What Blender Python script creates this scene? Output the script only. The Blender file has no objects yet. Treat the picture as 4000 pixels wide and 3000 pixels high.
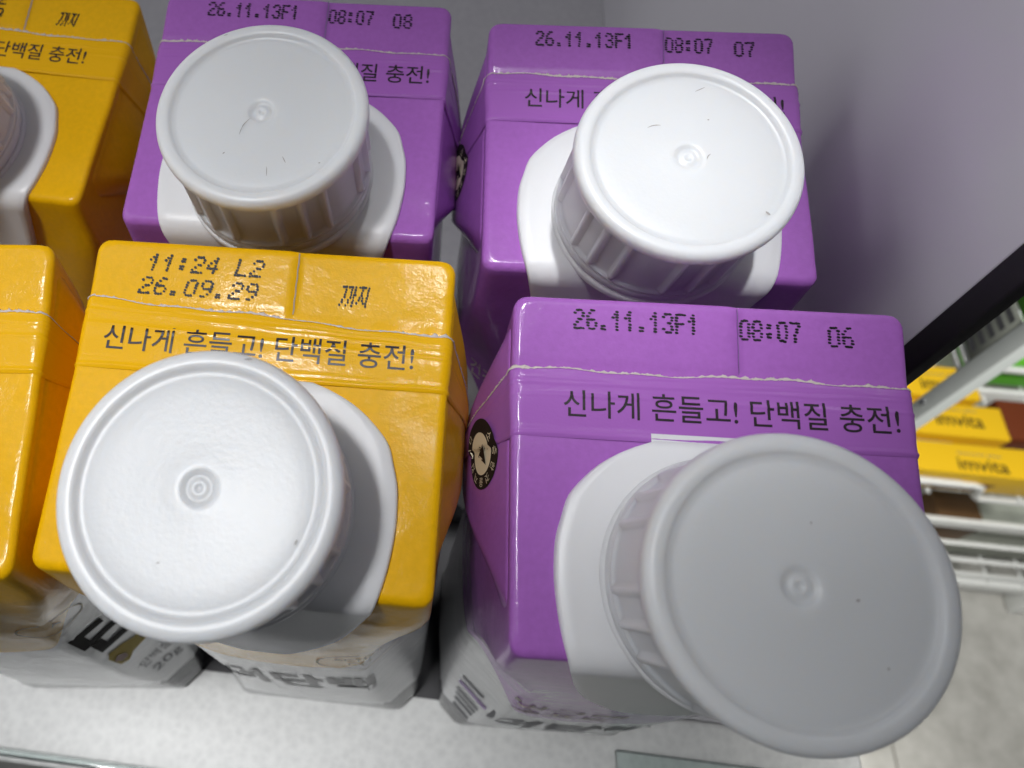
import bpy, bmesh, math, random
from math import sin, cos, pi, radians, sqrt
from mathutils import Vector, Matrix, Euler

C = bpy.context.scene.collection
SC = bpy.context.scene
MM = 0.001
random.seed(7)

# ------------------------------------------------------------------ camera
cam = bpy.data.cameras.new('camera')
camo = bpy.data.objects.new('camera', cam); C.objects.link(camo)
camo.location = (0.0021155, -0.0912119, 0.2598466)
camo.rotation_euler = (0.535291, 0.0119309, 0.1172489)
cam.sensor_fit = 'HORIZONTAL'; cam.sensor_width = 36.0
cam.lens = 1543.07 / 2212 * 36.0
cam.shift_x = 298.04 / 2212; cam.shift_y = -40.55 / 2212
cam.clip_start = 0.005; cam.clip_end = 30
cam.dof.use_dof = True; cam.dof.focus_distance = 0.122; cam.dof.aperture_fstop = 21
SC.camera = camo

# ------------------------------------------------------------------ light
w = bpy.data.worlds.new('World'); SC.world = w; w.use_nodes = True
bg = w.node_tree.nodes['Background']
bg.inputs[0].default_value = (0.88, 0.92, 1.0, 1); bg.inputs[1].default_value = 0.050

def area(name, loc, target, sx, sy, power, col=(1, 1, 1), spread=pi):
    l = bpy.data.lights.new(name, 'AREA'); l.shape = 'RECTANGLE'; l.size = sx; l.size_y = sy
    l.energy = power; l.color = col; l.spread = spread
    o = bpy.data.objects.new(name, l); C.objects.link(o); o.location = loc
    d = Vector(target) - Vector(loc)
    o.rotation_euler = d.to_track_quat('-Z', 'Y').to_euler()
    return o

def spot(name, loc, target, ang, blend, power, rad, col=(1, 1, 1)):
    l = bpy.data.lights.new(name, 'SPOT'); l.spot_size = radians(ang); l.spot_blend = blend
    l.energy = power; l.shadow_soft_size = rad; l.color = col
    o = bpy.data.objects.new(name, l); C.objects.link(o); o.location = loc
    o.rotation_euler = (Vector(target) - Vector(loc)).to_track_quat('-Z', 'Y').to_euler()
    return o

area('ceiling_tube', (-0.66, 0.00, 1.62), (-0.02, -0.05, 0.15), 0.045, 1.3, 1.1, (0.97, 0.985, 1.0))
area('ceiling_tube', (0.42, 0.12, 1.55), (0.03, -0.02, 0.165), 0.05, 1.0, 1.0, (0.97, 0.985, 1.0))
area('ceiling_tube', (-1.25, -0.30, 0.85), (0.08, 0.05, 0.14), 0.8, 1.5, 3.4, (0.98, 0.985, 1.0))  # added low light from the left for the side panel, not a ceiling tube
spot('added_aisle_spot', (0.20, -0.35, 1.30), (0.64, 0.22, -0.5), 31, 0.3, 115, 0.10, (1.0, 0.995, 0.97))  # added spot to brighten the rack, upright and floor; no known fixture
spot('added_aisle_spot', (0.20, -0.55, 1.30), (0.38, -0.15, -0.8), 19, 0.4, 110, 0.10, (1.0, 0.99, 0.95))  # second added spot, lights the floor seen through the tag holder
spot('added_pool_spot', (-0.30, -0.24, 1.26), (-0.083, -0.062, 0.16), 14.0, 0.9, 36, 0.07, (0.98, 0.99, 1.0))  # added beam on the front left cartons, leaves the nearest cap dim
spot('added_pool_spot', (0.02, 0.02, 1.28), (0.041, -0.001, 0.165), 5.2, 1.0, 43, 0.03, (0.98, 0.99, 1.0))  # added narrow beam between the purple cartons, shaped to miss the nearest cap

spot('added_panel_spot', (-0.80, 0.30, 0.80), (0.088, 0.16, 0.21), 19, 1.0, 7, 0.22, (0.97, 0.97, 1.0))  # added only to lighten the side panel

vs = SC.view_settings
vs.view_transform = 'Standard'; vs.look = 'None'; vs.exposure = 0.26; vs.gamma = 1.0
vs.use_curve_mapping = False

# ------------------------------------------------------------------ helpers
def link(o, parent=None):
    C.objects.link(o)
    if parent is not None: o.parent = parent
    return o

def mesh_obj(name, verts, faces, mat, parent=None, smooth=True, scale=MM):
    me = bpy.data.meshes.new(name)
    me.from_pydata([tuple(c * scale for c in v) for v in verts], [], faces)
    me.update()
    if smooth:
        for p in me.polygons: p.use_smooth = True
    if mat is not None: me.materials.append(mat)
    return link(bpy.data.objects.new(name, me), parent)

def grid_faces(nu, nv, wrap_u=False, off=0, flip=False):
    f = []
    for i in range(nu if wrap_u else nu - 1):
        for j in range(nv - 1):
            a = off + i * nv + j; b = off + ((i + 1) % nu) * nv + j
            q = (a, b, b + 1, a + 1)
            f.append(q[::-1] if flip else q)
    return f

def box_obj(name, lo, hi, mat, parent=None, bevel=0.0, scale=MM):
    bm = bmesh.new()
    bmesh.ops.create_cube(bm, size=1)
    for v in bm.verts:
        v.co = Vector([(lo[k] + hi[k]) / 2 + v.co[k] * (hi[k] - lo[k]) for k in range(3)]) * scale
    if bevel:
        bmesh.ops.bevel(bm, geom=bm.edges[:], offset=bevel * scale, segments=3, affect='EDGES', profile=0.5)
    me = bpy.data.meshes.new(name); bm.to_mesh(me); bm.free()
    if bevel:
        for p in me.polygons: p.use_smooth = True
    if mat is not None: me.materials.append(mat)
    return link(bpy.data.objects.new(name, me), parent)

def empty(name, label, cat, loc=(0, 0, 0), rot=(0, 0, 0), group=None):
    o = bpy.data.objects.new(name, None); C.objects.link(o)
    o.location = loc; o.rotation_euler = rot; o.empty_display_size = 0.02
    tag(o, label, cat, group); return o

def tag(o, label=None, cat=None, group=None, kind=None):
    if label: o['label'] = label
    if cat: o['category'] = cat
    if group: o['group'] = group
    if kind: o['kind'] = kind
    return o

def smooth01(a, b, x):
    t = max(0.0, min(1.0, (x - a) / (b - a))); return t * t * (3 - 2 * t)

def interp(tab, x):
    if x <= tab[0][0]: return tab[0][1]
    for k in range(len(tab) - 1):
        (x0, y0), (x1, y1) = tab[k], tab[k + 1]
        if x <= x1:
            h = x1 - x0; t = (x - x0) / h
            m0 = (y1 - tab[k - 1][1]) / (x1 - tab[k - 1][0]) if k > 0 else (y1 - y0) / h
            m1 = (tab[k + 2][1] - y0) / (tab[k + 2][0] - x0) if k + 2 < len(tab) else (y1 - y0) / h
            t2, t3 = t * t, t * t * t
            return (2 * t3 - 3 * t2 + 1) * y0 + (t3 - 2 * t2 + t) * h * m0 + (3 * t2 - 2 * t3) * y1 + (t3 - t2) * h * m1
    return tab[-1][1]

# ------------------------------------------------------------------ materials
def new_mat(name):
    m = bpy.data.materials.new(name); m.use_nodes = True
    nt = m.node_tree; b = nt.nodes['Principled BSDF']
    return m, nt, b

def setp(b, **k):
    for n, v in k.items():
        n = n.replace('_', ' ')
        if n in b.inputs:
            b.inputs[n].default_value = v

def node(nt, t, **k):
    n = nt.nodes.new(t)
    for a, v in k.items():
        if hasattr(n, a): setattr(n, a, v)
        else: n.inputs[a.replace('_', ' ')].default_value = v
    return n

def add_bump(nt, b, layers, coord='Object'):
    """layers: (scale, detail, distance in m, strength)"""
    tc = node(nt, 'ShaderNodeTexCoord'); prev = None
    for sc, det, dist, st in layers:
        nz = node(nt, 'ShaderNodeTexNoise'); nz.inputs['Scale'].default_value = sc
        nz.inputs['Detail'].default_value = det
        nt.links.new(tc.outputs[coord], nz.inputs['Vector'])
        bp = node(nt, 'ShaderNodeBump'); bp.inputs['Distance'].default_value = dist
        bp.inputs['Strength'].default_value = st
        nt.links.new(nz.outputs[0], bp.inputs['Height'])
        if prev: nt.links.new(prev.outputs[0], bp.inputs['Normal'])
        prev = bp
    nt.links.new(prev.outputs[0], b.inputs['Normal'])
    if b.inputs['Coat Weight'].default_value > 0: nt.links.new(prev.outputs[0], b.inputs['Coat Normal'])

def math_n(nt, op, a, bv=None, c=None):
    n = nt.nodes.new('ShaderNodeMath'); n.operation = op
    for i, x in enumerate((a, bv, c)):
        if x is None: continue
        if isinstance(x, (int, float)): n.inputs[i].default_value = x
        else: nt.links.new(x, n.inputs[i])
    return n.outputs[0]

PAPER_BUMP = [(2600, 2, 0.00010, 0.24), (150, 3, 0.0012, 0.17), (42, 2, 0.004, 0.13)]

def paper(name, col, rough=0.36):
    m, nt, b = new_mat(name)
    setp(b, Base_Color=(*col, 1), Roughness=.55, Specular_IOR_Level=0.12, Coat_Weight=.5 if col == PUR else .26, Coat_Roughness=rough * .5)
    add_bump(nt, b, PAPER_BUMP)
    return m

def carton_mat(name, col, zb, zs, coat):
    """laminated board: coloured top; printed white zone below a sweeping edge at height zb (front) to zb+zs (corners)"""
    m, nt, b = new_mat(name)
    tc = node(nt, 'ShaderNodeTexCoord'); sp = node(nt, 'ShaderNodeSeparateXYZ')
    nt.links.new(tc.outputs['Object'], sp.inputs[0])
    ax = math_n(nt, 'ABSOLUTE', sp.outputs[0])
    mr = node(nt, 'ShaderNodeMapRange'); mr.interpolation_type = 'SMOOTHSTEP'
    mr.inputs[1].default_value = 0.012; mr.inputs[2].default_value = 0.031
    mr.inputs[3].default_value = zb * MM; mr.inputs[4].default_value = (zb + zs) * MM
    nt.links.new(ax, mr.inputs[0])
    d = math_n(nt, 'SUBTRACT', sp.outputs[2], mr.outputs[0])
    msk = math_n(nt, 'SMOOTH_MIN', math_n(nt, 'MAXIMUM', math_n(nt, 'MULTIPLY', d, 8000.0), 0.0), 1.0, 0.01)
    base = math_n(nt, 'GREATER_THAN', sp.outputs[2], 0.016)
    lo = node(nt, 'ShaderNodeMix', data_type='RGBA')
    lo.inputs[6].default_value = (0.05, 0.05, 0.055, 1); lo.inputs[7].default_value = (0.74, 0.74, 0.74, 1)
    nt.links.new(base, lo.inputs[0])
    mx = node(nt, 'ShaderNodeMix', data_type='RGBA')
    nt.links.new(msk, mx.inputs[0]); nt.links.new(lo.outputs[2], mx.inputs[6])
    # slight print density variation
    nz = node(nt, 'ShaderNodeTexNoise'); nz.inputs['Scale'].default_value = 900; nz.inputs['Detail'].default_value = 3
    nt.links.new(tc.outputs['Object'], nz.inputs['Vector'])
    hv = node(nt, 'ShaderNodeHueSaturation'); hv.inputs['Color'].default_value = (*col, 1)
    v = math_n(nt, 'MULTIPLY_ADD', nz.outputs[0], 0.22, 0.89)
    nt.links.new(v, hv.inputs['Value'])
    nt.links.new(hv.outputs[0], mx.inputs[7])
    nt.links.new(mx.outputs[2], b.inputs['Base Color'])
    setp(b, Roughness=.55, Specular_IOR_Level=0.12, Coat_Weight=.22, Coat_Roughness=.15)
    cw = node(nt, 'ShaderNodeMapRange'); cw.inputs[1].default_value = .115; cw.inputs[2].default_value = .150
    cw.inputs[3].default_value = 1.0; cw.inputs[4].default_value = coat
    nt.links.new(sp.outputs[2], cw.inputs[0]); nt.links.new(cw.outputs[0], b.inputs['Coat Weight'])
    add_bump(nt, b, PAPER_BUMP)
    # creased clear film over the lower part: fine level streaks
    mp = node(nt, 'ShaderNodeMapping'); mp.inputs['Scale'].default_value = (110, 110, 1100)
    nt.links.new(tc.outputs['Object'], mp.inputs[0])
    sn = node(nt, 'ShaderNodeTexNoise'); sn.inputs['Scale'].default_value = 1.0; sn.inputs['Detail'].default_value = 3
    nt.links.new(mp.outputs[0], sn.inputs['Vector'])
    bp = node(nt, 'ShaderNodeBump'); bp.inputs['Distance'].default_value = .0011
    fm = node(nt, 'ShaderNodeMapRange'); fm.inputs[1].default_value = .085; fm.inputs[2].default_value = .125
    fm.inputs[3].default_value = .20; fm.inputs[4].default_value = 0.0
    nt.links.new(sp.outputs[2], fm.inputs[0]); nt.links.new(fm.outputs[0], bp.inputs['Strength'])
    nt.links.new(sn.outputs[0], bp.inputs['Height'])
    old = b.inputs['Normal'].links[0].from_socket
    nt.links.new(old, bp.inputs['Normal']); nt.links.new(bp.outputs[0], b.inputs['Coat Normal'])
    return m

YEL = (0.83, 0.445, 0.0); PUR = (0.37, 0.125, 0.49)
M = {}
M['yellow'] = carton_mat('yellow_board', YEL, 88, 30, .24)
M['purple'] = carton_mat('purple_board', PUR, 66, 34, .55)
def shaded_paper(name, col, rough):
    m = paper(name, col, rough)
    return m
M['yellow_fin'] = paper('yellow_seal', YEL, 0.28)
M['purple_fin'] = paper('purple_seal', PUR, 0.22)
M['torn'] = paper('torn_paper', (0.60, 0.53, 0.50), 0.9)
def ink(name, col, rough):
    m, nt, b = new_mat(name); setp(b, Base_Color=(*col, 1), Roughness=rough, Specular_IOR_Level=.25); return m
M['ink'] = ink('black_ink', (0.012, 0.010, 0.012), 0.45)
M['ink_gloss'] = ink('printed_black', (0.030, 0.022, 0.028), 0.3)
M['badge_black'] = ink('badge_black', (0.014, 0.010, 0.010), 0.7)
M['print_white'] = ink('print_white', (0.62, 0.56, 0.50), 0.45)
M['print_cream'] = ink('print_cream', (0.75, 0.68, 0.50), 0.45)
M['print_lilac'] = ink('print_lilac', (0.34, 0.22, 0.46), 0.45)
M['print_grey'] = ink('print_grey', (0.16, 0.16, 0.17), 0.45)
M['banana'] = ink('banana_print', (0.55, 0.40, 0.05), 0.6)
M['banana_dark'] = ink('banana_shade_print', (0.20, 0.07, 0.02), 0.45)

def plastic(name, col, rough, sss=0.0, bump=None):
    m, nt, b = new_mat(name)
    setp(b, Base_Color=(*col, 1), Roughness=rough, Specular_IOR_Level=0.5)
    if sss:
        b.inputs['Subsurface Weight'].default_value = sss
        b.inputs['Subsurface Radius'].default_value = (1, 0.9, 0.8)
        b.inputs['Subsurface Scale'].default_value = 0.0045
    if bump: add_bump(nt, b, bump)
    return m
M['cap'] = plastic('white_cap_plastic', (0.72, 0.73, 0.745), 0.36, 0.8, [(1500, 2, 0.00009, 0.24), (200, 2, 0.0006, 0.05)])
M['flange'] = plastic('white_flange_plastic', (0.76, 0.76, 0.775), 0.36, 0.25, [(400, 2, 0.0004, 0.08)])
M['scuff'] = ink('scuff_grey', (0.40, 0.38, 0.37), 0.8)

# ------------------------------------------------------------------ carton shape (mm, carton frame: x right, y back, z up)
W2 = 31.0; DP = 53.45; D2 = DP / 2
HB, HF, YS, HS = 165.60, 151.42, 16.117, 161.755
SA = math.atan2(HS - HF, YS + D2); SD = Vector((0, cos(SA), sin(SA))); SN = Vector((0, -sin(SA), cos(SA)))
SL = (YS + D2) / cos(SA)
TA = math.atan2(HB - HS, D2 - YS); TD = Vector((0, cos(TA), sin(TA))); TN = Vector((0, -sin(TA), cos(TA)))
TL = (D2 - YS) / cos(TA)
SLOPE0 = Vector((0, -D2, HF)); TOP0 = Vector((0, YS, HS))

def sp(x, t, h=0.0): return Vector((x, 0, 0)) + SLOPE0 + SD * t + SN * h
def tp(x, t, h=0.0): return Vector((x, 0, 0)) + TOP0 + TD * t + TN * h
def ztop(y):
    if y < YS: return HF + (y + D2) * math.tan(SA)
    return HS + (y - YS) * math.tan(TA)
SEAM_X = 4.5

def body_mesh(name, mat, bottom):
    xs = [-31, -30.4, -29.6, -28.4, -26.5, -24, -21, -18, -15, -12, -9, -6, -3, -1, 1, 3, 4.66, 4.86, 6, 9, 12, 15, 18, 21, 24, 26.5, 28.4, 29.6, 30.4, 31]
    ysn = [-D2, -D2 + .6, -D2 + 1.5, -D2 + 2.7, -D2 + 4.6, -D2 + 7, -18, -15, -12, -9, -6, -3, 0, 3, 6, 9, 12, 14, 15.6, 16.8, 17.25, 18, 19, 21.5, D2 - 3.2, D2 - 1.8, D2 - 1.0, D2 - .45, D2]
    nx, ny = len(xs), len(ysn)
    rnd = random.Random(3)
    def jig(x, y, z):
        return 0.22 * sin(x * .21 + z * .07 + 1.3) + 0.18 * sin(y * .33 + z * .11)
    def topz(x, y, inset):
        z = ztop(y)
        # slightly dished slope, seam step on the back strip
        if y < YS: z -= 0.35 * max(0, cos(pi * x / 64)) * smooth01(-D2, -D2 + 10, y) * smooth01(YS, YS - 8, y) - .0
        z -= .30 * max(0, sin(x * .23 + 1.1) * sin(y * .27 + x * .06)) * smooth01(-D2, -D2 + 5, y) * smooth01(6, 1, y)
        z -= .22 * max(0, sin(x * .19 + 2.0)) * smooth01(YS + 1, YS + 5, y) * 0
        if y > YS - .5: z += 0.28 * (1 - smooth01(4.42, 4.58, x)) * smooth01(YS - .5, YS + .2, y)
        return z
    verts = []; faces = []; R = 1.25
    # perimeter order: front (x+), right (y+), back (x-), left (y-)
    per = [(i, 0) for i in range(nx)] + [(nx - 1, j) for j in range(1, ny)] + [(i, ny - 1) for i in range(nx - 2, -1, -1)] + [(0, j) for j in range(ny - 2, 0, -1)]
    npz = len(per)
    def shape(x, y, z, zt):
        """chamfered, bulged section at height z"""
        d = zt - z
        c = 12.5 * smooth01(2, 55, d) * (1 - 0.55 * smooth01(35, 0, z))
        s = (W2 - abs(x)) + (D2 - abs(y))
        k = c - s
        if k > 0:
            k = k / 2
            x -= math.copysign(k, x); y -= math.copysign(k, y)
        bul = smooth01(0, 40, d) * smooth01(0, 30, z)
        if abs(y) >= D2 - 12.5: y += math.copysign(1.4 * bul * cos(pi * x / 62) ** 2, y)
        if abs(x) >= W2 - 12.5: x += math.copysign(1.9 * bul * cos(pi * y / 54) ** 2, x)
        return x, y
    RHO = 2.3
    def rnd_c(x, y):
        dx, dy = RHO - (W2 - abs(x)), RHO - (D2 - abs(y))
        if dx > 0 and dy > 0:
            k = max(dx, dy) / sqrt(dx * dx + dy * dy)
            x = math.copysign(W2 - RHO + dx * k, x); y = math.copysign(D2 - RHO + dy * k, y)
        return x, y
    rings = []
    levels = [0, .012, .03, .08, .16, .25, .34, .43, .52, .60, .68, .75, .81, .86, .90, .93, .955, .975, .987]
    for k in levels:
        r = []
        for (i, j) in per:
            x, y = xs[i], ysn[j]; zt = topz(x, y, 0) - R
            z = bottom + (zt - bottom) * k
            x, y = rnd_c(x, y); X, Y = shape(x, y, z, zt)
            if k < .02:
                q = 1.2 * (1 - k / .012); X *= 1 - q / W2; Y *= 1 - q / D2
            jg = jig(x, y, z) * smooth01(0, 20, zt - z) * smooth01(0, 20, z)
            verts.append((X + math.copysign(jg, X) * .5, Y + math.copysign(jg, Y) * .5, z)); r.append(len(verts) - 1)
        rings.append(r)
    # rounded top edge
    for a in (0, 18, 36, 54, 72):
        r = []
        ins = R * (1 - cos(radians(a))); dr = R * (1 - sin(radians(a)))
        for (i, j) in per:
            x, y = rnd_c(xs[i], ysn[j]); x *= 1 - ins / W2; y *= 1 - ins / D2
            zt = topz(x, y, 0)
            verts.append((x, y, zt - dr)); r.append(len(verts) - 1)
        rings.append(r)
    for a, b in zip(rings, rings[1:]):
        for i in range(npz):
            faces.append((a[i], a[(i + 1) % npz], b[(i + 1) % npz], b[i]))
    # top grid
    idx = {}
    s = R
    for i in range(nx):
        for j in range(ny):
            x, y = rnd_c(xs[i], ysn[j]); x *= 1 - s / W2; y *= 1 - s / D2
            verts.append((x, y, topz(x, y, 0))); idx[i, j] = len(verts) - 1
    tr = [idx[p] for p in per]
    a = rings[-1]
    for i in range(npz):
        faces.append((a[i], a[(i + 1) % npz], tr[(i + 1) % npz], tr[i]))
    for i in range(nx - 1):
        for j in range(ny - 1):
            faces.append((idx[i, j], idx[i + 1, j], idx[i + 1, j + 1], idx[i, j + 1]))
    faces.append(tuple(reversed(rings[0])))
    return verts, faces

# side ear flaps
APEX_Y, APEX_Z = 15.0, 118.0
def ear(side, y, v, off=0.0):
    """side -1/+1, y = where the line leaves the top edge, v 0..1 to the apex"""
    T = Vector((0, y, ztop(y) - 1.8)); A = Vector((0, APEX_Y, APEX_Z))
    p = T.lerp(A, v)
    edge = min(smooth01(-D2, -D2 + 9, y), smooth01(D2, D2 - 5, y))
    x = W2 - .15 - .9 * (1 - edge) * (1 - v) + 3.9 * sin(pi * min(1, v * .80)) * (0.35 + .65 * edge) + 1.2 * v + off
    return Vector((side * x, p.y, p.z))

def ear_mesh(side):
    ysn = [-D2 + 2.0 + (DP - 4.2) * i / 36 for i in range(37)]
    vsn = [j / 22 for j in range(22)] + [.995]
    verts = []; faces = []
    for y in ysn:
        for v in vsn: verts.append(ear(side, y, v))
    n = len(vsn); m = len(ysn)
    faces += grid_faces(m, n, flip=(side < 0))
    # thickness: border going in toward the body
    border = [i * n for i in range(m)][::-1] + [j for j in range(1, n)] + [(i * n + n - 1) for i in range(1, m)] + [(m - 1) * n + j for j in range(n - 2, 0, -1)]
    base = len(verts)
    for b in border:
        v = verts[b]; verts.append(Vector((side * (W2 - 2.0), v.y, v.z)))
    L = len(border)
    for i in range(L):
        q = (border[i], border[(i + 1) % L], base + (i + 1) % L, base + i)
        faces.append(q if side > 0 else q[::-1])
    return verts, faces

# folded seal fin along the top of the slope, running on down both ears
FIN0, FIN1 = 32.2, 43.0
RIDGES = [(32.75, .24, .28), (33.6, .07, .3), (38.9, .13, .25), (40.9, .15, .22), (41.6, .13, .2), (42.3, .10, .2)]
def fin_h(t, x=0.0):
    h = 0.10 * smooth01(FIN0, FIN0 + .3, t) + 0.26 * smooth01(FIN0 + .5, FIN0 + 6, t)
    for c, a, s in RIDGES:
        cc = c + .10 * sin(x * .13 + c * 3) + .06 * sin(x * .5 + c)
        h += a * math.exp(-((t - cc) / s) ** 2) * (.75 + .25 * sin(x * .25 + c * 5))
    return h

def fin_point(u, t, crook=0.0):
    """u mm along the fin's length from the middle; t across"""
    R = 1.35; L0 = W2 - R; arc = R * pi / 2
    sgn = -1 if u < 0 else 1; a = abs(u)
    t += smooth01(38, FIN1, t) * (.22 * sin(u * .19 + crook * 5) + .13 * sin(u * .53 + 1 + crook * 9))
    tt = t - crook * (u / 31.0) * smooth01(FIN0, FIN1, t)
    h = fin_h(t, u)
    y = -D2 + tt * cos(SA)
    if a <= L0: return sp(u, tt, h)
    if a <= L0 + arc:
        th = (a - L0) / R
        base = sp(sgn * (L0 + (R + h) * sin(th)), tt, 0)
        return base + Vector((0, 0, -R + (R + h) * cos(th)))
    v = (a - L0 - arc) / 44.0
    y = min(y, D2 - 2.2)
    e = ear(sgn, y, min(v + .025, 1.0), h * .9 + .1)
    return e

FIN_U = 30.5 + 36
def fin_mesh(crook):
    us = []
    a = 0.0
    while a < W2 - 1.35: us.append(a); a += 1.45
    R = 1.35
    us += [W2 - R + R * pi / 2 * k / 7 for k in range(8)]
    b = us[-1]
    us += [b + 36 * k / 16 for k in range(1, 17)]
    us = [-x for x in us[:0:-1]] + us
    n = 44
    ts = [FIN0 + (FIN1 - FIN0) * j / (n - 1) for j in range(n)]
    verts = [fin_point(u, t, crook) for u in us for t in ts]
    faces = grid_faces(len(us), n)
    base = len(verts)   # back edge thickness
    for i, u in enumerate(us):
        v = verts[i * n + n - 1]; verts.append(v + Vector((0, 0.05, -0.55)) if abs(u) < W2 else v + Vector((-.5 if u > 0 else .5, .0, -.1)))
    for i in range(len(us) - 1):
        faces.append((i * n + n - 1, (i + 1) * n + n - 1, base + i + 1, base + i))
    return verts, faces

def torn_mesh(crook, seed):
    rnd = random.Random(seed)
    verts = []; faces = []
    u = -(W2 + 22); prev = None; k = 0
    amp = 0.5
    ph = rnd.uniform(0, 6)
    while u < W2 + 22:
        amp += rnd.uniform(-.14, .14); amp = max(.15, min(1.0, amp))
        tooth = abs(((u + .5 * sin(u * .37 + ph)) / 1.9) % 1.0 - .5) * 2
        ext = (.05 + amp * (.10 + .50 * tooth) + rnd.uniform(-.05, .10)) * (1 if abs(u) < W2 else .5)
        inn = rnd.uniform(.03, .16) * (0.3 + amp)
        p0 = fin_point(u, FIN1 - inn, crook); p1 = fin_point(u, FIN1 - .0, crook)
        along = 1 if abs(u) < W2 else 0
        up = SN if along else Vector((1 if u > 0 else -1, 0, 0))
        back = SD if along else Vector((0, 1, 0.1))
        a = p0 + up * .06; b = p1 + back * ext * .55 + up * rnd.uniform(.05, .28); c = p1 + back * ext + up * rnd.uniform(-.35, .25)
        d = p1 - up * .45 + back * .05
        verts += [a, b, c, d]
        n = len(verts)
        if prev is not None:
            for j in range(3): faces.append((prev + j, n - 4 + j, n - 3 + j, prev + j + 1))
        prev = n - 4; k += 1; u += rnd.uniform(.2, .34)
    return verts, faces

# cap base: plate on the slope whose tongue bends down the front
FL_TAB = [(-40, 0.4), (-39.6, 2.6), (-38, 5.2), (-34, 8.6), (-28, 12.6), (-22, 15.8), (-15, 18.4), (-8, 20.4), (-2, 22.0), (2, 23.3), (6, 24.1), (10, 24.55), (13, 24.6), (17, 24.3), (20, 23.5), (23.3, 22.4), (26, 20.2), (28.5, 17.4), (30.3, 14.4), (31.6, 11.4), (32.2, 9.6), (32.4, 8.6)]
def plate_pos(q, x, h):
    RB = 3.0
    a = pi / 2 - SA   # turn from slope to front
    bend0 = RB * math.tan(a / 2) - .6
    if q >= bend0: return sp(x, q, h)
    arc = RB * a
    s = bend0 - q
    cen = sp(x, bend0, -RB)
    if s < arc:
        th = s / RB
        dirn = SN * cos(th) - SD * sin(th)
        return cen + dirn * (RB + h)
    dirn = SN * cos(a) - SD * sin(a)
    down = -(SN * sin(a) + SD * cos(a))
    bul = 1.15 * smooth01(0, 22, s - arc) * cos(pi * x / 62) ** 2
    return cen + dirn * (RB + h + bul) + down * (s - arc)

def plate_mesh(tab, thick, nq=74, nx=26):
    q0, q1 = tab[0][0], tab[-1][0]
    prof = [(1.0, -.9), (1.0, .45 * thick), (.994, .8 * thick), (.98, thick)]
    cols = [(-a, h) for a, h in prof] + [(-.98 + 1.96 * i / nx, thick) for i in range(1, nx)] + [(a, h) for a, h in prof[::-1]]
    verts = []; nc = len(cols)
    qs = [q0, q0 + .05, q0 + .2] + [q0 + .2 + (q1 - q0 - .4) * i / nq for i in range(1, nq)] + [q1 - .2, q1 - .05, q1]
    for i, q in enumerate(qs):
        hh = [-.9, .45 * thick, .8 * thick]
        cap_h = hh[i] if i < 3 else (hh[len(qs) - 1 - i] if len(qs) - 1 - i < 3 else None)
        wd = interp(tab, q)
        for a, h in cols:
            verts.append(plate_pos(q, a * wd, h if cap_h is None else min(h, cap_h)))
    return verts, grid_faces(len(qs), nc, flip=True)

# screw cap (cap frame, z = axis)
def cap_meshes():
    prof = [(0, 20.10), (.35, 20.10), (.5, 20.23), (.75, 20.33), (1.1, 20.20), (1.5, 20.03), (1.9, 20.10), (2.2, 20.37), (2.6, 20.47), (3.2, 20.47), (4.2, 20.41), (6, 20.37), (8, 20.35), (10, 20.35), (12, 20.35), (13.6, 20.33), (14.6, 20.25), (15.15, 20.19), (15.5, 20.30), (15.75, 20.38), (15.95, 20.72), (16.2, 20.92), (16.55, 21.00), (17.0, 21.02), (17.4, 21.00), (17.8, 20.88), (18.15, 20.62), (18.38, 20.25), (18.5, 19.80), (18.5, 19.20), (18.42, 18.75), (18.2, 18.40), (17.8, 18.15),
            (17.3, 17.80), (17.05, 17.20), (17.0, 16.00), (17.05, 14.00), (17.1, 12.00), (17.15, 10.00), (17.2, 8.00), (17.25, 6.60), (17.3, 5.90), (17.45, 5.60), (17.75, 5.45), (17.95, 5.20), (17.95, 4.90), (17.6, 4.70), (17.2, 4.65), (16.6, 4.65)]
    N = 288
    units = []; a = 0
    for g in range(6):
        units += [g * 60, g * 60 + 15, g * 60 + 30]
    ribs = [radians(x) for x in units]
    def ribf(th):
        best = min(abs((th - r + pi) % (2 * pi) - pi) for r in ribs)
        return smooth01(radians(2.6), radians(1.0), best) if best < radians(2.6) else 0
    verts = []; n = len(prof)
    for i in range(N):
        th = 2 * pi * i / N; rb = ribf(th)
        for (r, z) in prof:
            rr = r
            if 5.6 < z < 18.0 and r > 16.8:
                rr = r + .92 * rb * smooth01(18.0, 17.0, z)
            verts.append((rr * cos(th), rr * sin(th), z))
    faces = grid_faces(N, n, wrap_u=True, flip=True)
    ring = [(16.4, 4.35), (17.4, 4.35), (17.8, 4.25), (17.95, 4.0), (17.95, 2.6), (17.85, 2.3), (17.5, 2.2), (16.4, 2.2)]
    v2 = []; m = len(ring)
    for i in range(N):
        th = 2 * pi * i / N
        for j, (r, z) in enumerate(ring):
            v2.append((r * cos(th), r * sin(th), z))
    f2 = grid_faces(N, m, wrap_u=True, flip=True)
    col = [(15.0, 5.5), (16.2, 5.5), (16.2, 2.0), (17.3, 1.95), (17.9, 1.8), (18.2, 1.5), (18.3, 1.2), (18.3, .3)]
    v3 = [(r * cos(2 * pi * i / 144), r * sin(2 * pi * i / 144), z) for i in range(144) for (r, z) in col]
    f3 = grid_faces(144, len(col), wrap_u=True, flip=True)
    return (verts, faces), (v2, f2), (v3, f3)

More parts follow.
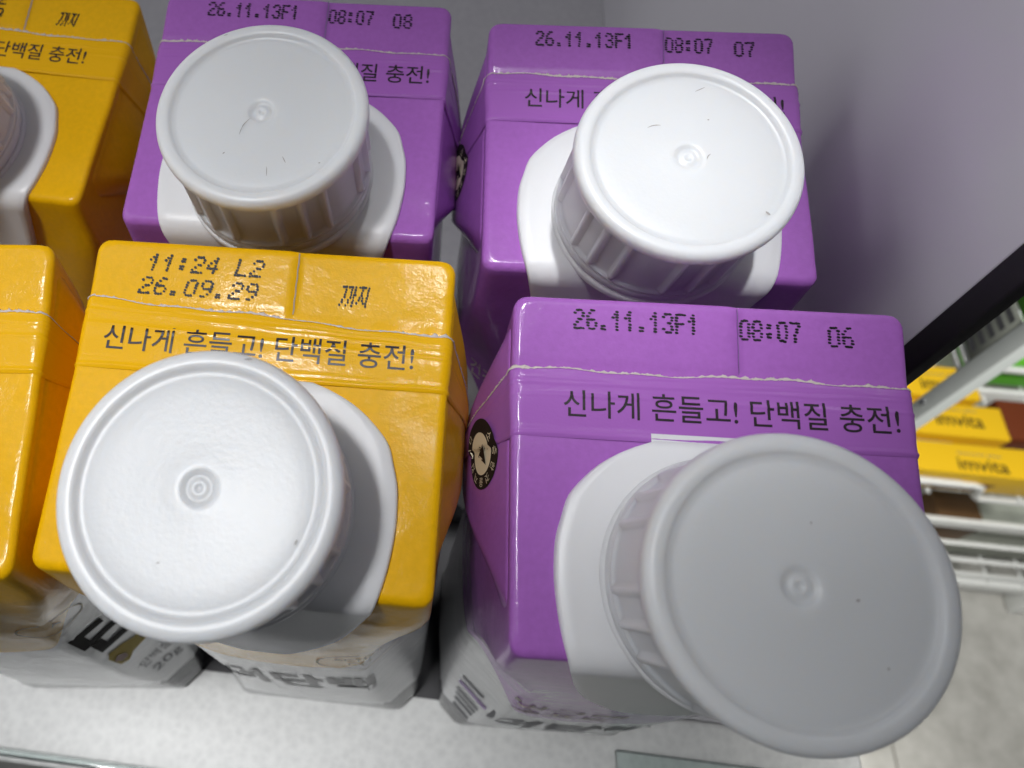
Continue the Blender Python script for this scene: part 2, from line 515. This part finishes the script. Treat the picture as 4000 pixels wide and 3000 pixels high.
# ------------------------------------------------------------------ writing
def text_mesh(txt, font_scale=1.0, spacing=1.0, offset=0.0):
    cu = bpy.data.curves.new('writing', 'FONT'); cu.body = txt; cu.size = 1.0; cu.space_character = spacing
    cu.offset = offset; cu.resolution_u = 4
    o = bpy.data.objects.new('writing', cu); C.objects.link(o)
    dg = bpy.context.evaluated_depsgraph_get(); dg.update()
    me = bpy.data.meshes.new_from_object(o.evaluated_get(dg))
    bpy.data.objects.remove(o); bpy.data.curves.remove(cu)
    return me

def text_on(name, txt, mapf, x0, x1, y0, y1, mat, parent, cuts=0, offset=0.0, spacing=1.0):
    """writes txt stretched into the rectangle x0..x1, y0..y1 of a surface, mapf(x, y) -> point in mm"""
    me = text_mesh(txt, offset=offset, spacing=spacing)
    bm = bmesh.new(); bm.from_mesh(me); bpy.data.meshes.remove(me)
    xs = [v.co.x for v in bm.verts]; ys = [v.co.y for v in bm.verts]
    if not xs: bm.free(); return None
    ax, bx, ay, by = min(xs), max(xs), min(ys), max(ys)
    for v in bm.verts:
        v.co = Vector((x0 + (v.co.x - ax) / (bx - ax) * (x1 - x0), y0 + (v.co.y - ay) / (by - ay) * (y1 - y0), 0))
    for k in range(1, cuts):
        y = y0 + (y1 - y0) * k / cuts
        bmesh.ops.bisect_plane(bm, geom=bm.verts[:] + bm.edges[:] + bm.faces[:], plane_co=(0, y, 0), plane_no=(0, 1, 0))
    for v in bm.verts: v.co = Vector(mapf(v.co.x, v.co.y)) * MM
    me = bpy.data.meshes.new(name); bm.to_mesh(me); bm.free(); me.materials.clear(); me.materials.append(mat)
    return link(bpy.data.objects.new(name, me), parent)

FONT = {
 '0': ["01110", "10001", "10001", "10001", "10001", "10001", "01110"],
 '1': ["00100", "01100", "10100", "00100", "00100", "00100", "00100"],
 '2': ["01110", "10001", "00001", "00110", "01000", "10000", "11111"],
 '3': ["01110", "10001", "00001", "00110", "00001", "10001", "01110"],
 '4': ["00010", "00110", "01010", "10010", "11111", "00010", "00010"],
 '6': ["00110", "01000", "10000", "11110", "10001", "10001", "01110"],
 '7': ["11111", "00001", "00010", "00010", "00100", "00100", "00100"],
 '8': ["01110", "10001", "10001", "01110", "10001", "10001", "01110"],
 '9': ["01110", "10001", "10001", "01111", "00001", "00010", "01100"],
 'F': ["11111", "10000", "10000", "11110", "10000", "10000", "10000"],
 'L': ["10000", "10000", "10000", "10000", "10000", "10000", "11111"],
 '.': ["00000", "00000", "00000", "00000", "00000", "01100", "01100"],
 ':': ["00000", "01100", "01100", "00000", "01100", "01100", "00000"],
 ' ': ["00000"] * 7,
}
KKAJI = ["111011101001111101", "001000101000010001", "001000101000010001", "001000101100010001",
         "001000101000101001", "010001001000101001", "010001001001000101", "100010001000000001"]

def dots(cells, parent, name, rx, ry, seed, slant=0.0):
    """cells: (x, y) dot centres on the top strip; tiny raised ink discs, one print"""
    rnd = random.Random(seed); verts = []; faces = []
    for (x, y) in cells:
        x += slant * y + rnd.gauss(0, .03); y += rnd.gauss(0, .03)
        k = rnd.uniform(.85, 1.15); n = 10; b = len(verts)
        hz = .05 + (0.285 if x < SEAM_X else 0.0)
        for i in range(n):
            a = 2 * pi * i / n
            verts.append(tp(x + rx * k * cos(a), y + ry * k * sin(a) + .12 * rx * cos(a) * -1, hz + .03))
        faces.append(tuple(range(b, b + n)))
    return mesh_obj(name, verts, faces, M['ink'], parent, smooth=False)

def dot_text(s, x0, x1, y0, y1, fill=.64):
    n = len(s); adv = (x1 - x0) / (n - 1 + fill); out = []
    for k, ch in enumerate(s):
        g = FONT[ch]
        for r in range(7):
            for c in range(5):
                if g[r][c] == '1':
                    out.append((x0 + k * adv + adv * fill * c / 4, y1 - (y1 - y0) * r / 6))
    return out

# ------------------------------------------------------------------ carton builder
SLOGAN = '신나게 흔들고! 단백질 충전!'
(CAPV, CAPF), (RNGV, RNGF), (COLV, COLF) = cap_meshes()
EARS = {s: ear_mesh(s) for s in (-1, 1)}
PLATE = plate_mesh(FL_TAB, 1.1)
SHARED = {}

def shared(key, name, verts, faces, mat, parent):
    if key in SHARED:
        return link(bpy.data.objects.new(name, SHARED[key]), parent)
    o = mesh_obj(name, verts, faces, mat, parent); SHARED[key] = o.data
    return o

def front_map(x, z):
    return cast((x, -D2 - 1.3, z), Vector((0, -1, 0)), .15)

def facet_map(side):
    """chamfer between front and side: u along it (outwards and back), z up"""
    dr = Vector((side, 1, 0)).normalized(); nrm = Vector((side, -1, 0)).normalized()
    corner = Vector((side * W2, -D2, 0))
    def f(u, z):
        d = HF - 2 - z
        c = 12.5 * smooth01(2, 55, d) * (1 - 0.55 * smooth01(35, 0, z))
        p = corner + nrm * (-c / sqrt(2) + .32) + dr * (u * side if side > 0 else -u)
        return cast((p.x, p.y, z), nrm, .15)
    return f

def badge(parent, side, y0, v0, rad):
    Lv = 34.0
    def mp(a, b, off):
        v = v0 - b / Lv
        y = y0 + (-a if side < 0 else a) / (1 - v) + (y0 - APEX_Y) * (0)
        t = (y + D2) / cos(SA)
        k = smooth01(FIN0 - .4, FIN0 + .2, t) * (1 - smooth01(FIN1, FIN1 + .4, t))
        return ear(side, y, v, off + k * (.55 + .2 * smooth01(FIN0, FIN0 + 6, t)))
    def disc(name, r, off, mat, n=40, rings=6, par=None, hole=0):
        verts = []; faces = []
        for k in range(rings + 1):
            rr = hole + (r - hole) * k / rings
            for i in range(n): verts.append(mp(rr * cos(2 * pi * i / n), rr * sin(2 * pi * i / n), off))
        for k in range(rings):
            for i in range(n):
                q = (k * n + i, k * n + (i + 1) % n, (k + 1) * n + (i + 1) % n, (k + 1) * n + i)
                faces.append(q)
        return mesh_obj(name, verts, faces, mat, par)
    b = disc('badge', rad, .10, M['badge_black'], par=parent)
    disc('badge_disc', rad * .6, .16, M['print_cream'], par=b)
    # mark inside: wedge, ring and tail
    vv = [mp(x * rad * .1, y * rad * .1, .22) for x, y in [(-2.5, 2.6), (3.4, 2.9), (.6, -2.6), (-1.2, -.2)]]
    mesh_obj('badge_mark', vv, [(0, 1, 2, 3)], M['badge_black'], b, smooth=False)
    disc('badge_ring', rad * .17, .28, M['print_cream'], par=b, hole=rad * .07)
    word = '소중한것을지킵니다'
    for k, ch in enumerate(word):
        th = radians(122 - k * 31)
        ca, sa = cos(th), sin(th)
        def lm(x, y, ca=ca, sa=sa):
            r = rad * .80 + y
            return mp(r * ca + x * sa, r * sa - x * ca, .18)
        text_on('badge_word', ch, lm, -.72, .72, -.75, .75, M['print_cream'], b, offset=.0)

from mathutils.bvhtree import BVHTree
_bv, _bf = body_mesh('body', None, 0)
BODY = BVHTree.FromPolygons([Vector(v) for v in _bv], _bf)
def cast(p, nrm, off):
    h = BODY.ray_cast(Vector(p) + nrm * 12, -nrm)
    return tuple((h[0] + nrm * off) if h[0] is not None else Vector(p))

def make_carton(label, colour, loc, rot, dz, variant):
    root = empty('drink_carton', label, 'drink carton', (loc[0] * MM, loc[1] * MM, dz * MM), rot, 'drink cartons standing on the shelf')
    col = M[colour]; fincol = M[colour + '_fin']
    bv, bf = body_mesh('body', col, -dz)
    mesh_obj('body', bv, bf, col, root)
    for s in (-1, 1):
        shared(('ear', s, colour), 'side_flap', *EARS[s], col, root)
    fin = mesh_obj('seal_fin', *fin_mesh(variant.get('crook', 0)), fincol, root)
    tv, tf = torn_mesh(variant.get('crook', 0), variant['seed'])
    mesh_obj('torn_edge', tv, tf, M['torn'] , fin)
    text_on('slogan', SLOGAN, lambda x, t: sp(x, t, fin_h(t, x) + .07), variant['tx'][0], variant['tx'][1], 35.5, 39.9, M['ink_gloss'], fin, cuts=14, offset=.006)
    # seam line of the overlap
    v = []
    for t in [-.2 + (TL - .6) * i / 16 for i in range(17)]:
        j = .05 * sin(t * 2.3)
        v += [tp(SEAM_X - .02 + j, t, .31), tp(SEAM_X + .17 + j, t, .12)]
    mesh_obj('overlap_edge', v, [(2 * i, 2 * i + 1, 2 * i + 3, 2 * i + 2) for i in range(16)], M['torn'] if colour == 'yellow' else M['print_lilac'], root)
    if colour == 'yellow':
        c = dot_text('11:24 L2', -22.6, -3.1, 5.9, 8.6) + dot_text('26.09.29', -22.6, -2.7, 1.8, 4.5)
        dots(c, root, 'date_print', .25, .24, variant['seed'], .22)
        c = []
        for r, row in enumerate(KKAJI):
            for k, chh in enumerate(row):
                if chh == '1': c.append((11.8 + k * .25, 5.2 - r * .45))
        dots(c, root, 'date_print', .19, .25, variant['seed'] + 1, .16)
    else:
        c = dot_text('26.11.13F1', -21.2, -1.8, 6.0, 9.0)
        c += dot_text('08:07', 5.1, 14.2, 5.6, 8.6) + dot_text(variant['no'], 18.9, 22.5, 5.2, 8.2)
        dots(c, root, 'date_print', .30, .19, variant['seed'], 0.0)
    # pouring base and cap
    base = shared('plate', 'cap_base', *PLATE, M['flange'], root)
    base.location.x = variant.get('cx', 0) * MM
    if variant.get('liner'):
        vv = [sp(x, t, h) for (t, h) in ((29, .2), (33.55, .2), (33.6, -.2)) for x in (-9.6, 10.5)]
        mesh_obj('cap_liner', vv, [(0, 1, 3, 2), (2, 3, 5, 4)], M['flange'], root, smooth=False)
    cm = sp(variant.get('cx', 0), 11.85, 0) * MM
    def capframe(o):
        o.location = cm; o.rotation_euler = (SA, 0, variant.get('spin', 0) * 0)
        return o
    col_ = capframe(shared('collar', 'pour_collar', COLV, COLF, M['flange'], root))
    cap = capframe(shared('cap', 'screw_cap', CAPV, CAPF, M['cap'], root))
    cap.rotation_euler = (Matrix.Rotation(SA, 3, 'X') @ Matrix.Rotation(variant.get('spin', 0), 3, 'Z')).to_euler()
    shared('ring', 'tamper_ring', RNGV, RNGF, M['cap'], cap)
    marks = variant.get('marks')
    if marks:
        sping = -variant.get('spin', 0)
        for (x, y, ln, an, wd, bend) in marks:
            n = 8; bidx = 0; vv = []; ff = []
            for i in range(n + 1):
                s = (i / n - .5) * ln; cb = bend * sin(pi * i / n)
                px = x + s * cos(an) - cb * sin(an); py = y + s * sin(an) + cb * cos(an)
                wv = wd * (1 - abs(2 * i / n - 1) ** 2 * .8)
                for q in (-1, 1):
                    qx = px - q * wv * sin(an); qy = py + q * wv * cos(an)
                    rr = sqrt(qx * qx + qy * qy)
                    z = 20.40 if rr > 4.5 else 20.52
                    if rr > 16: z = 21.05
                    vv.append(((qx * cos(sping) - qy * sin(sping)), (qx * sin(sping) + qy * cos(sping)), z))
            for i in range(n): ff.append((bidx + 2 * i, bidx + 2 * i + 2, bidx + 2 * i + 3, bidx + 2 * i + 1))
            mesh_obj('scuff_mark', vv, ff, M['scuff'], cap, smooth=False)
    decorate(root, colour, variant)
    return root

def ring_print(name, mapf, cx, cz, r, wd, mat, parent, n=48):
    vv = []
    for i in range(n):
        a = 2 * pi * i / n
        for rr in (r - wd, r): vv.append(mapf(cx + rr * cos(a), cz + rr * sin(a)))
    return mesh_obj(name, vv, [(2 * i, 2 * ((i + 1) % n), 2 * ((i + 1) % n) + 1, 2 * i + 1) for i in range(n)], mat, parent, smooth=False)

def poly_print(name, mapf, pts, mat, parent):
    return mesh_obj(name, [mapf(*p) for p in pts], [tuple(range(len(pts)))], mat, parent, smooth=False)

def decorate(root, colour, variant):
    fr = facet_map(1); fl = facet_map(-1)
    if colour == 'yellow':
        if variant.get('front'):
            r = ring_print('badge_ring', front_map, 17.5, 96, 9.2, .45, M['print_cream'], root)
            text_on('badge_word', 'ACTIVE', front_map, 12.2, 22.8, 99, 101.5, M['print_cream'], r)
            text_on('badge_word', 'CO', front_map, 15, 20, 93, 96.5, M['print_cream'], r)
            text_on('product_name', '더단백', front_map, -20, 20, 50, 74, M['ink_gloss'], root, offset=.03)
        if variant.get('facet'):
            r = ring_print('badge_ring', fr, -6.0, 108, 6.4, .35, M['print_cream'], root)
            text_on('badge_word', 'A', fr, -6.6, -4.6, 108, 111, M['print_cream'], r)
            text_on('product_name', '단', fr, -8.6, 6.0, 72, 94, M['badge_black'], root, offset=.045)
            sh = lambda pts, du, dz: [(a_ + du, b_ + dz) for a_, b_ in pts]
            b = poly_print('fruit_print', fr, sh([(-6, 70), (-4.5, 74), (-1, 73), (2, 71), (7, 72), (8, 69), (7.2, 65), (2.5, 63), (-1, 62), (-3.5, 58), (-5.5, 60)], -2, -6), M['banana'], root)
            up_ = lambda u, z: tuple(Vector(fr(u, z)) + Vector((.08, -.08, 0)))
            poly_print('fruit_shade', up_, sh([(-5.6, 66), (-4, 69), (-2.2, 66), (-2.6, 62), (-4.5, 61.5)], -2, -6), M['banana_dark'], b)
            poly_print('fruit_shade', up_, sh([(3, 69), (7.4, 70.6), (7.4, 67.5), (3, 66.2)], -2, -6), M['banana_dark'], b)
            text_on('content_print', '단백질', fr, -5.5, 4.0, 36, 43, M['print_grey'], root)
            text_on('content_print', '20g', fr, -4.5, 5.0, 25, 32, M['print_grey'], root)
    else:
        if variant.get('front'):
            text_on('script_print', '빙그레', front_map, -20, 4, 84, 91, M['print_white'], root, offset=.01)
            text_on('script_print', '소프트', front_map, -19, 3, 74, 81, M['print_white'], root, offset=.01)
            text_on('product_name', '더단백', front_map, -20, 24, 30, 56, M['print_grey'], root, offset=.03)
        if variant.get('facet'):
            poly_print('panel_print', fl, [(-4, 55), (3.5, 55), (3.5, 51), (-4, 51)], M['print_grey'], root)
            poly_print('panel_print', fl, [(-4, 46), (6, 46), (6, 40), (-4, 40)], M['print_lilac'], root)
            for k in range(4):
                poly_print('small_print', fl, [(-3.5 + .7 * k, 34 - 5 * k), (5, 34 - 5 * k), (5, 31.6 - 5 * k), (-3.5 + .7 * k, 31.6 - 5 * k)], M['print_grey'], root)
        if variant.get('badge'):
            badge(root, -1, 3.4, variant['badge'], 6.0)
        if variant.get('wording'):
            text_on('script_print', '건강', fl, -4, 4.5, 98, 106, M['print_white'], root)

def T(c): return (c[0], c[1]), (c[3], c[4], c[2]), c[5]
def carton_rot(a, tx, ty):
    return (Matrix.Rotation(a, 3, 'Z') @ Matrix.Rotation(ty, 3, 'Y') @ Matrix.Rotation(tx, 3, 'X')).to_euler()

# ------------------------------------------------------------------ setting: floor, shelf unit
def speckle_mat(name, c0, c1, scale, rough=.5, bump=.0003):
    m, nt, b = new_mat(name)
    tc = node(nt, 'ShaderNodeTexCoord')
    n1 = node(nt, 'ShaderNodeTexNoise'); n1.inputs['Scale'].default_value = scale; n1.inputs['Detail'].default_value = 4
    n1.inputs['Roughness'].default_value = .7
    nt.links.new(tc.outputs['Object'], n1.inputs['Vector'])
    vo = node(nt, 'ShaderNodeTexVoronoi'); vo.inputs['Scale'].default_value = scale * .9
    nt.links.new(tc.outputs['Object'], vo.inputs['Vector'])
    s = math_n(nt, 'MULTIPLY_ADD', vo.outputs['Distance'], .5, math_n(nt, 'MULTIPLY', n1.outputs[0], .8))
    cr = node(nt, 'ShaderNodeValToRGB'); cr.color_ramp.elements[0].position = .38; cr.color_ramp.elements[1].position = .85
    cr.color_ramp.elements[0].color = (*c0, 1); cr.color_ramp.elements[1].color = (*c1, 1)
    nt.links.new(s, cr.inputs[0]); nt.links.new(cr.outputs[0], b.inputs['Base Color'])
    bp = node(nt, 'ShaderNodeBump'); bp.inputs['Distance'].default_value = bump; bp.inputs['Strength'].default_value = .4
    nt.links.new(s, bp.inputs['Height']); nt.links.new(bp.outputs[0], b.inputs['Normal'])
    setp(b, Roughness=rough)
    return m

M['deck'] = speckle_mat('speckled_shelf_liner', (0.72, 0.72, 0.705), (0.84, 0.84, 0.82), 420, .42, .0002)
M['deck_back'] = speckle_mat('shaded_shelf_deck', (0.54, 0.53, 0.555), (0.60, 0.59, 0.61), 300, .42, .00015)  # same deck in a darker tone: shade among the cartons put into the colour
M['mat'] = plastic('painted_gap_shade', (0.05, 0.048, 0.052), .6, 0, [(500, 2, .0003, .2)])  # near-black colour standing for the shadow between the cartons
M['panel'] = plastic('white_enamel_panel', (0.80, 0.785, 0.83), .24, 0, [(14, 2, .004, .08)])
M['rubber'] = plastic('black_rubber', (0.012, 0.012, 0.012), .55, 0, [(300, 2, .0003, .1)])
M['enamel'] = plastic('white_wire_enamel', (0.78, 0.79, 0.76), .4)
M['pale'] = plastic('pale_plastic', (0.80, 0.84, 0.80), .4)
def floor_mat():
    m, nt, b = new_mat('floor_tile')
    tc = node(nt, 'ShaderNodeTexCoord')
    n1 = node(nt, 'ShaderNodeTexNoise'); n1.inputs['Scale'].default_value = 28; n1.inputs['Detail'].default_value = 6; n1.inputs['Roughness'].default_value = .65
    nt.links.new(tc.outputs['Object'], n1.inputs['Vector'])
    cr = node(nt, 'ShaderNodeValToRGB'); cr.color_ramp.elements[0].position = .3; cr.color_ramp.elements[1].position = .72
    cr.color_ramp.elements[0].color = (.34, .33, .30, 1); cr.color_ramp.elements[1].color = (.52, .51, .475, 1)
    nt.links.new(n1.outputs[0], cr.inputs[0])
    sp_ = node(nt, 'ShaderNodeSeparateXYZ'); nt.links.new(tc.outputs['Object'], sp_.inputs[0])
    def line(c, sh):
        f = math_n(nt, 'FRACT', math_n(nt, 'MULTIPLY_ADD', c, 1 / .45, sh))
        return math_n(nt, 'LESS_THAN', f, .006)
    j = math_n(nt, 'MAXIMUM', line(sp_.outputs[0], .55), line(sp_.outputs[1], .3))
    mx = node(nt, 'ShaderNodeMix', data_type='RGBA'); nt.links.new(j, mx.inputs[0]); nt.links.new(cr.outputs[0], mx.inputs[6])
    mx.inputs[7].default_value = (.16, .15, .13, 1)
    nt.links.new(mx.outputs[2], b.inputs['Base Color']); setp(b, Roughness=.38)
    return m
M['floor'] = floor_mat()
fl = mesh_obj('floor', [(-4000, -4000, -800), (5000, -4000, -800), (5000, 5000, -800), (-4000, 5000, -800)], [(0, 1, 2, 3)], M['floor'])
fl['kind'] = 'structure'

unit = empty('shelf_unit', 'speckled white shelf under the cartons with a grey side panel edged in black', 'shelf', (0, 0, 0))
box_obj('shelf_deck', (-520, -60, -14), (152, 420, -.4), M['deck_back'], unit, bevel=.3)
box_obj('gap_shade_sheet', (-520, -64, -.39), (86, 50, -.1), M['mat'], unit)  # added dark sheet that paints the shade in the carton gaps
box_obj('front_liner', (-520, -98, -14), (152, -60.2, -.45), M['deck'], unit, bevel=2.0)
box_obj('side_panel', (88, -11.5, -.2), (90, 420, 300), M['panel'], unit, bevel=.4)
box_obj('edge_strip', (87.7, -17.2, -.2), (90.3, -11.6, 300), M['rubber'], unit, bevel=.5)
box_obj('back_panel', (-520, 420.5, -14), (152, 426, 520), M['panel'], unit)

def glass_mat():
    m = bpy.data.materials.new('clear_acrylic'); m.use_nodes = True
    nt = m.node_tree; nt.nodes.clear()
    out = node(nt, 'ShaderNodeOutputMaterial'); mx = node(nt, 'ShaderNodeMixShader')
    tr = node(nt, 'ShaderNodeBsdfTransparent'); tr.inputs[0].default_value = (.94, .97, .965, 1)
    gl = node(nt, 'ShaderNodeBsdfGlossy'); gl.inputs['Roughness'].default_value = .07
    fr = node(nt, 'ShaderNodeFresnel'); fr.inputs[0].default_value = 1.49
    nt.links.new(fr.outputs[0], mx.inputs[0]); nt.links.new(tr.outputs[0], mx.inputs[1]); nt.links.new(gl.outputs[0], mx.inputs[2])
    nt.links.new(mx.outputs[0], out.inputs[0])
    return m
M['acrylic'] = glass_mat()
g = box_obj('front_lip', (-520, -96.5, -.1), (72, -94.5, 5), M['acrylic'], None, bevel=.4)
tag(g, 'long low clear acrylic lip along the shelf front below the yellow cartons', 'shelf lip')
g = box_obj('tag_holder', (74, -140, .1), (156, -72, 3.2), M['acrylic'], None, bevel=.5)
tag(g, 'clear acrylic tag holder lying on the shelf edge before the nearest purple carton', 'tag holder')

# ------------------------------------------------------------------ the six cartons
def build(label, colour, c, variant):
    return make_carton(label, colour, (c[0], c[1]), carton_rot(c[2], c[3], c[4]), c[5], variant)

build('yellow carton in the front row printed 11:24 L2 with bright white cap', 'yellow',
      (-21.49, -42.31, .0116, -.0053, -.0201, .36), dict(seed=11, tx=(-26.6, 25.2), crook=1.6, front=True, spin=.2,
      marks=[(4, 17.3, 1.2, .1, .12, 0), (13.2, -5.5, .8, 1.2, .12, 0), (-3.5, -9.5, .5, .3, .08, 0), (8.5, 16.2, .5, 2.6, .1, 0)]))
build('purple front row carton printed 06 with a shaded cap and round black side badge', 'purple',
      (47.20, -42.63, .0499, .0135, .0033, -.66), dict(seed=23, tx=(-23.0, 28.2), no='06', front=True, facet=True, badge=.29, liner=True, spin=.1,
      marks=[(6.5, -1.2, .5, .3, .16, 0), (9, -8.5, .35, 1.0, .12, 0), (2, 7.5, .35, 1.9, .1, 0)]))
build('purple back row carton printed 07 beside the grey side panel', 'purple',
      (41.40, 23.89, .0419, .0070, -.0032, 2.44), dict(seed=37, tx=(-23.4, 27.6), no='07', badge=.42, wording=True, spin=.52,
      marks=[(-5.3, 5.6, 2.3, .25, .10, .2), (3.2, .2, 1.3, 1.0, .10, .15), (3.6, 7.3, .35, 0, .12, 0), (2.6, 13.2, 1.9, .5, .08, 0), (11.8, -9.6, .9, 2.4, .2, 0)]))
build('purple back row carton printed 08, behind the yellow carton printed 11:24', 'purple',
      (-28.08, 24.30, .0096, -.0081, -.0106, 2.68), dict(seed=41, tx=(-23.6, 27.4), no='08', badge=.42, spin=.75,
      marks=[(-2.4, -3.2, 3.6, 1.15, .09, .35), (-5.2, -8.6, .5, .9, .10, 0), (5.2, -9.2, 1.4, 2.1, .08, 0), (2.6, -11.6, 1.8, 1.7, .07, 0), (11.2, -9.4, .35, .3, .1, 0), (-8.6, 15.1, .8, .3, .08, 0)]))
build('yellow front row carton cut off by the left edge, fruit print on its corner', 'yellow',
      (-95.53, -46.71, .1148, .0098, .0295, 1.11), dict(seed=53, tx=(-28.0, 22.9), facet=True, crook=.6, spin=.4, cx=-2.5))
build('yellow back row carton in the upper left corner, half its cap cut off', 'yellow',
      (-105.70, 34.80, -.0508, -.0160, .0026, -5.92), dict(seed=67, tx=(-29.0, 21.9), crook=.5, spin=.3, cx=-3.2))

# ------------------------------------------------------------------ neighbouring unit, low down to the right
def boxed(name, label, x0, x1, y0, y1, z0, z1, mat, cat='box', group=None, rz=0):
    o = box_obj(name, (x0, y0, z0), (x1, y1, z1), mat, None, bevel=1.5)
    return tag(o, label, cat, group)
M['box_yellow'] = paper('yellow_box_board', (0.82, 0.50, 0.015), .4)
M['box_brown'] = paper('brown_pack', (0.13, 0.07, 0.03), .5)
M['box_red'] = paper('red_brown_pack', (0.15, 0.035, 0.012), .5)
M['green'] = plastic('green_label', (0.13, 0.50, 0.03), .4)
M['label_grey'] = plastic('label_card', (0.40, 0.42, 0.36), .6)

# rail/wire helper
def tube(name, pts, r, mat, parent=None, n=8, closed=False):
    verts = []; faces = []
    P = [Vector(p) for p in pts]
    for i, p in enumerate(P):
        d = (P[min(i + 1, len(P) - 1)] - P[max(i - 1, 0)]).normalized()
        a = d.orthogonal().normalized() if abs(d.z) > .9 else d.cross(Vector((0, 0, 1))).normalized()
        b = d.cross(a)
        for k in range(n):
            t = 2 * pi * k / n; verts.append(p + a * (r * cos(t)) + b * (r * sin(t)))
    for i in range(len(P) - 1):
        for k in range(n):
            faces.append((i * n + k, i * n + (k + 1) % n, (i + 1) * n + (k + 1) % n, (i + 1) * n + k))
    faces.append(tuple(range(n))[::-1]); faces.append(tuple(range((len(P) - 1) * n, len(P) * n)))
    return mesh_obj(name, verts, faces, mat, parent)

rack = empty('wire_rack', 'low white wire rack on the tiled floor holding yellow boxes', 'wire rack', (0.6, 0.24, -0.8))
RK = (600, 240, -800)
def rk(p): return tuple(p[k] - RK[k] for k in range(3))
def rbox(name, lo, hi, mat, bevel=1.5): return box_obj(name, rk(lo), rk(hi), mat, rack, bevel)
def rtube(name, pts, r, mat=None): return tube(name, [rk(p) for p in pts], r, mat or M['enamel'], rack)
rtube('basket_wire', [(380, 240, -428), (565, 240, -429.5), (574, 240, -433), (580, 240, -452), (588, 240, -459), (900, 240, -456)], 3.6)
rbox('shelf_rail', (380, 236, -537), (1000, 242, -518), M['enamel'], 2)
for z_ in (-590, -645, -697): rtube('rack_wire', [(420, 240, z_), (1000, 240, z_)], 3.2)
rbox('shelf_rail', (380, 236, -752), (1100, 246, -724), M['enamel'], 2)
for k in range(14): rtube('deck_wire', [(400 + 45 * k, 238, -453), (400 + 45 * k, 420, -453)], 1.6)
for k in range(14): rtube('deck_wire', [(420 + 45 * k, 238, -722), (420 + 45 * k, 420, -722)], 1.6)
rbox('shelf_rail', (597, 361, -464), (1000, 367, -440), M['enamel'], 2)
rtube('rack_wire', [(606, 374, -413), (1000, 374, -413)], 4)
rbox('back_panel', (380, 424, -760), (1100, 430, -380), M['pale'])
for x_ in (384, 1090): rbox('rack_post', (x_ - 8, 405, -799.8), (x_ + 8, 421, -381), M['enamel'])
for x_ in (640, 866): rbox('levelling_foot', (x_ - 12, 224, -799.8), (x_ + 12, 250, -752.3), M['enamel'], 4)

def pack(label, x0, x1, y0, y1, z0, z1, mat, word=None, group=None):
    cx, cy = (x0 + x1) / 2, (y0 + y1) / 2
    e = empty('flat_box', label, 'box', (cx * MM, cy * MM, z0 * MM), group=group)
    box_obj('body', (x0 - cx, y0 - cy, 0), (x1 - cx, y1 - cy, z1 - z0), mat, e, bevel=1.2)
    if word:
        tx0, tx1, ty0, ty1 = word
        f = lambda x, y: (x - cx, y - cy, z1 - z0 + .25)
        text_on('brand_print', 'imvita', f, tx0, tx1, ty0, ty1, M['ink'], e, offset=.01)
        text_on('small_print', 'immune plus', f, tx0 + 3, tx1 - 4, ty1 + 3, ty1 + 7, M['print_grey'], e)
    # fruit picture strip on the front
    fz = z1 - z0
    fm = lambda x, z: (x - cx, y0 - cy - .25, z)
    poly_print('front_print', fm, [(x0 + 30, 3), (x0 + 95, 3), (x0 + 125, fz * .62), (x0 + 70, fz * .66)], M['print_white'], e)
    poly_print('front_print', fm, [(x0 + 100, 3), (x0 + 150, 3), (x0 + 160, fz * .5), (x0 + 132, fz * .55)], M['box_red'], e)
    return e
GB = 'flat yellow boxes on the wire rack'
pack('flat yellow box at the front edge of the wire rack, nearest its white rail', 428, 690, 243, 276, -451.2, -410, M['box_yellow'], (540, 588, 247, 260), GB)
pack('flat yellow box in the middle row of the rack beside a red brown pack', 430, 601, 285, 322, -451.2, -410, M['box_yellow'], (532, 579, 296, 310), GB)
pack('flat yellow box in the rear row of the rack, partly behind the pale upright', 432, 586, 330, 368, -451.2, -410, M['box_yellow'], (528, 573, 338, 352), GB)
boxed('snack_pack', 'red brown pack lying beside the middle yellow box', 607, 660, 292, 338, -451.2, -418, M['box_red'], 'pack')
boxed('label_box', 'green box behind the rear white rail of the rack', 604, 760, 378, 418, -451.2, -404, M['green'], 'box')
boxed('snack_pack', 'dark brown pack on the lowest level of the wire rack', 640, 692, 262, 306, -720.2, -588, M['box_brown'], 'pack')
boxed('snack_pack', 'pale grey pack on the lowest level of the wire rack', 716, 880, 275, 330, -720.2, -640, M['label_grey'], 'pack')

up = empty('upright_bar', 'pale plastic upright bar with a dark screw in front of the yellow boxes', 'upright', (0.303, 0.143, -0.8))
UP = (303, 143, -800)
def ub(name, lo, hi, mat, bevel=.5): return box_obj(name, tuple(lo[k] - UP[k] for k in range(3)), tuple(hi[k] - UP[k] for k in range(3)), mat, up, bevel)
ub('bar', (300, 136.6, -799.8), (308, 148, 260), M['pale'], .6)
ub('screw', (299.2, 142.2, -124), (299.9, 145.4, -120.5), M['print_grey'], .3)
ub('cross_bar', (300.5, 148.1, -86.3), (303, 174, -83.6), M['enamel'], .4)
ub('cross_bar', (300.5, 148.1, -92.5), (303, 174, -89.6), M['enamel'], .4)
cd = ub('label_card', (300.4, 148.2, -81), (301.2, 171, -44), M['label_grey'], .2)
ub('green_tab', (300.4, 148.2, -42.5), (301.2, 171, -12), M['green'], .2)
for k in range(5):
    z_ = -78 + 7 * k
    vv = [(300.2 - UP[0], y_ - UP[1], zz - UP[2]) for (y_, zz) in ((151.5, z_), (151.5, z_ + 3.6), (163 + (k % 3) * 2.5, z_ + 3.6), (163 + (k % 3) * 2.5, z_))]
    mesh_obj('card_print', vv, [(0, 1, 2, 3)], M['print_grey'], cd, smooth=False)
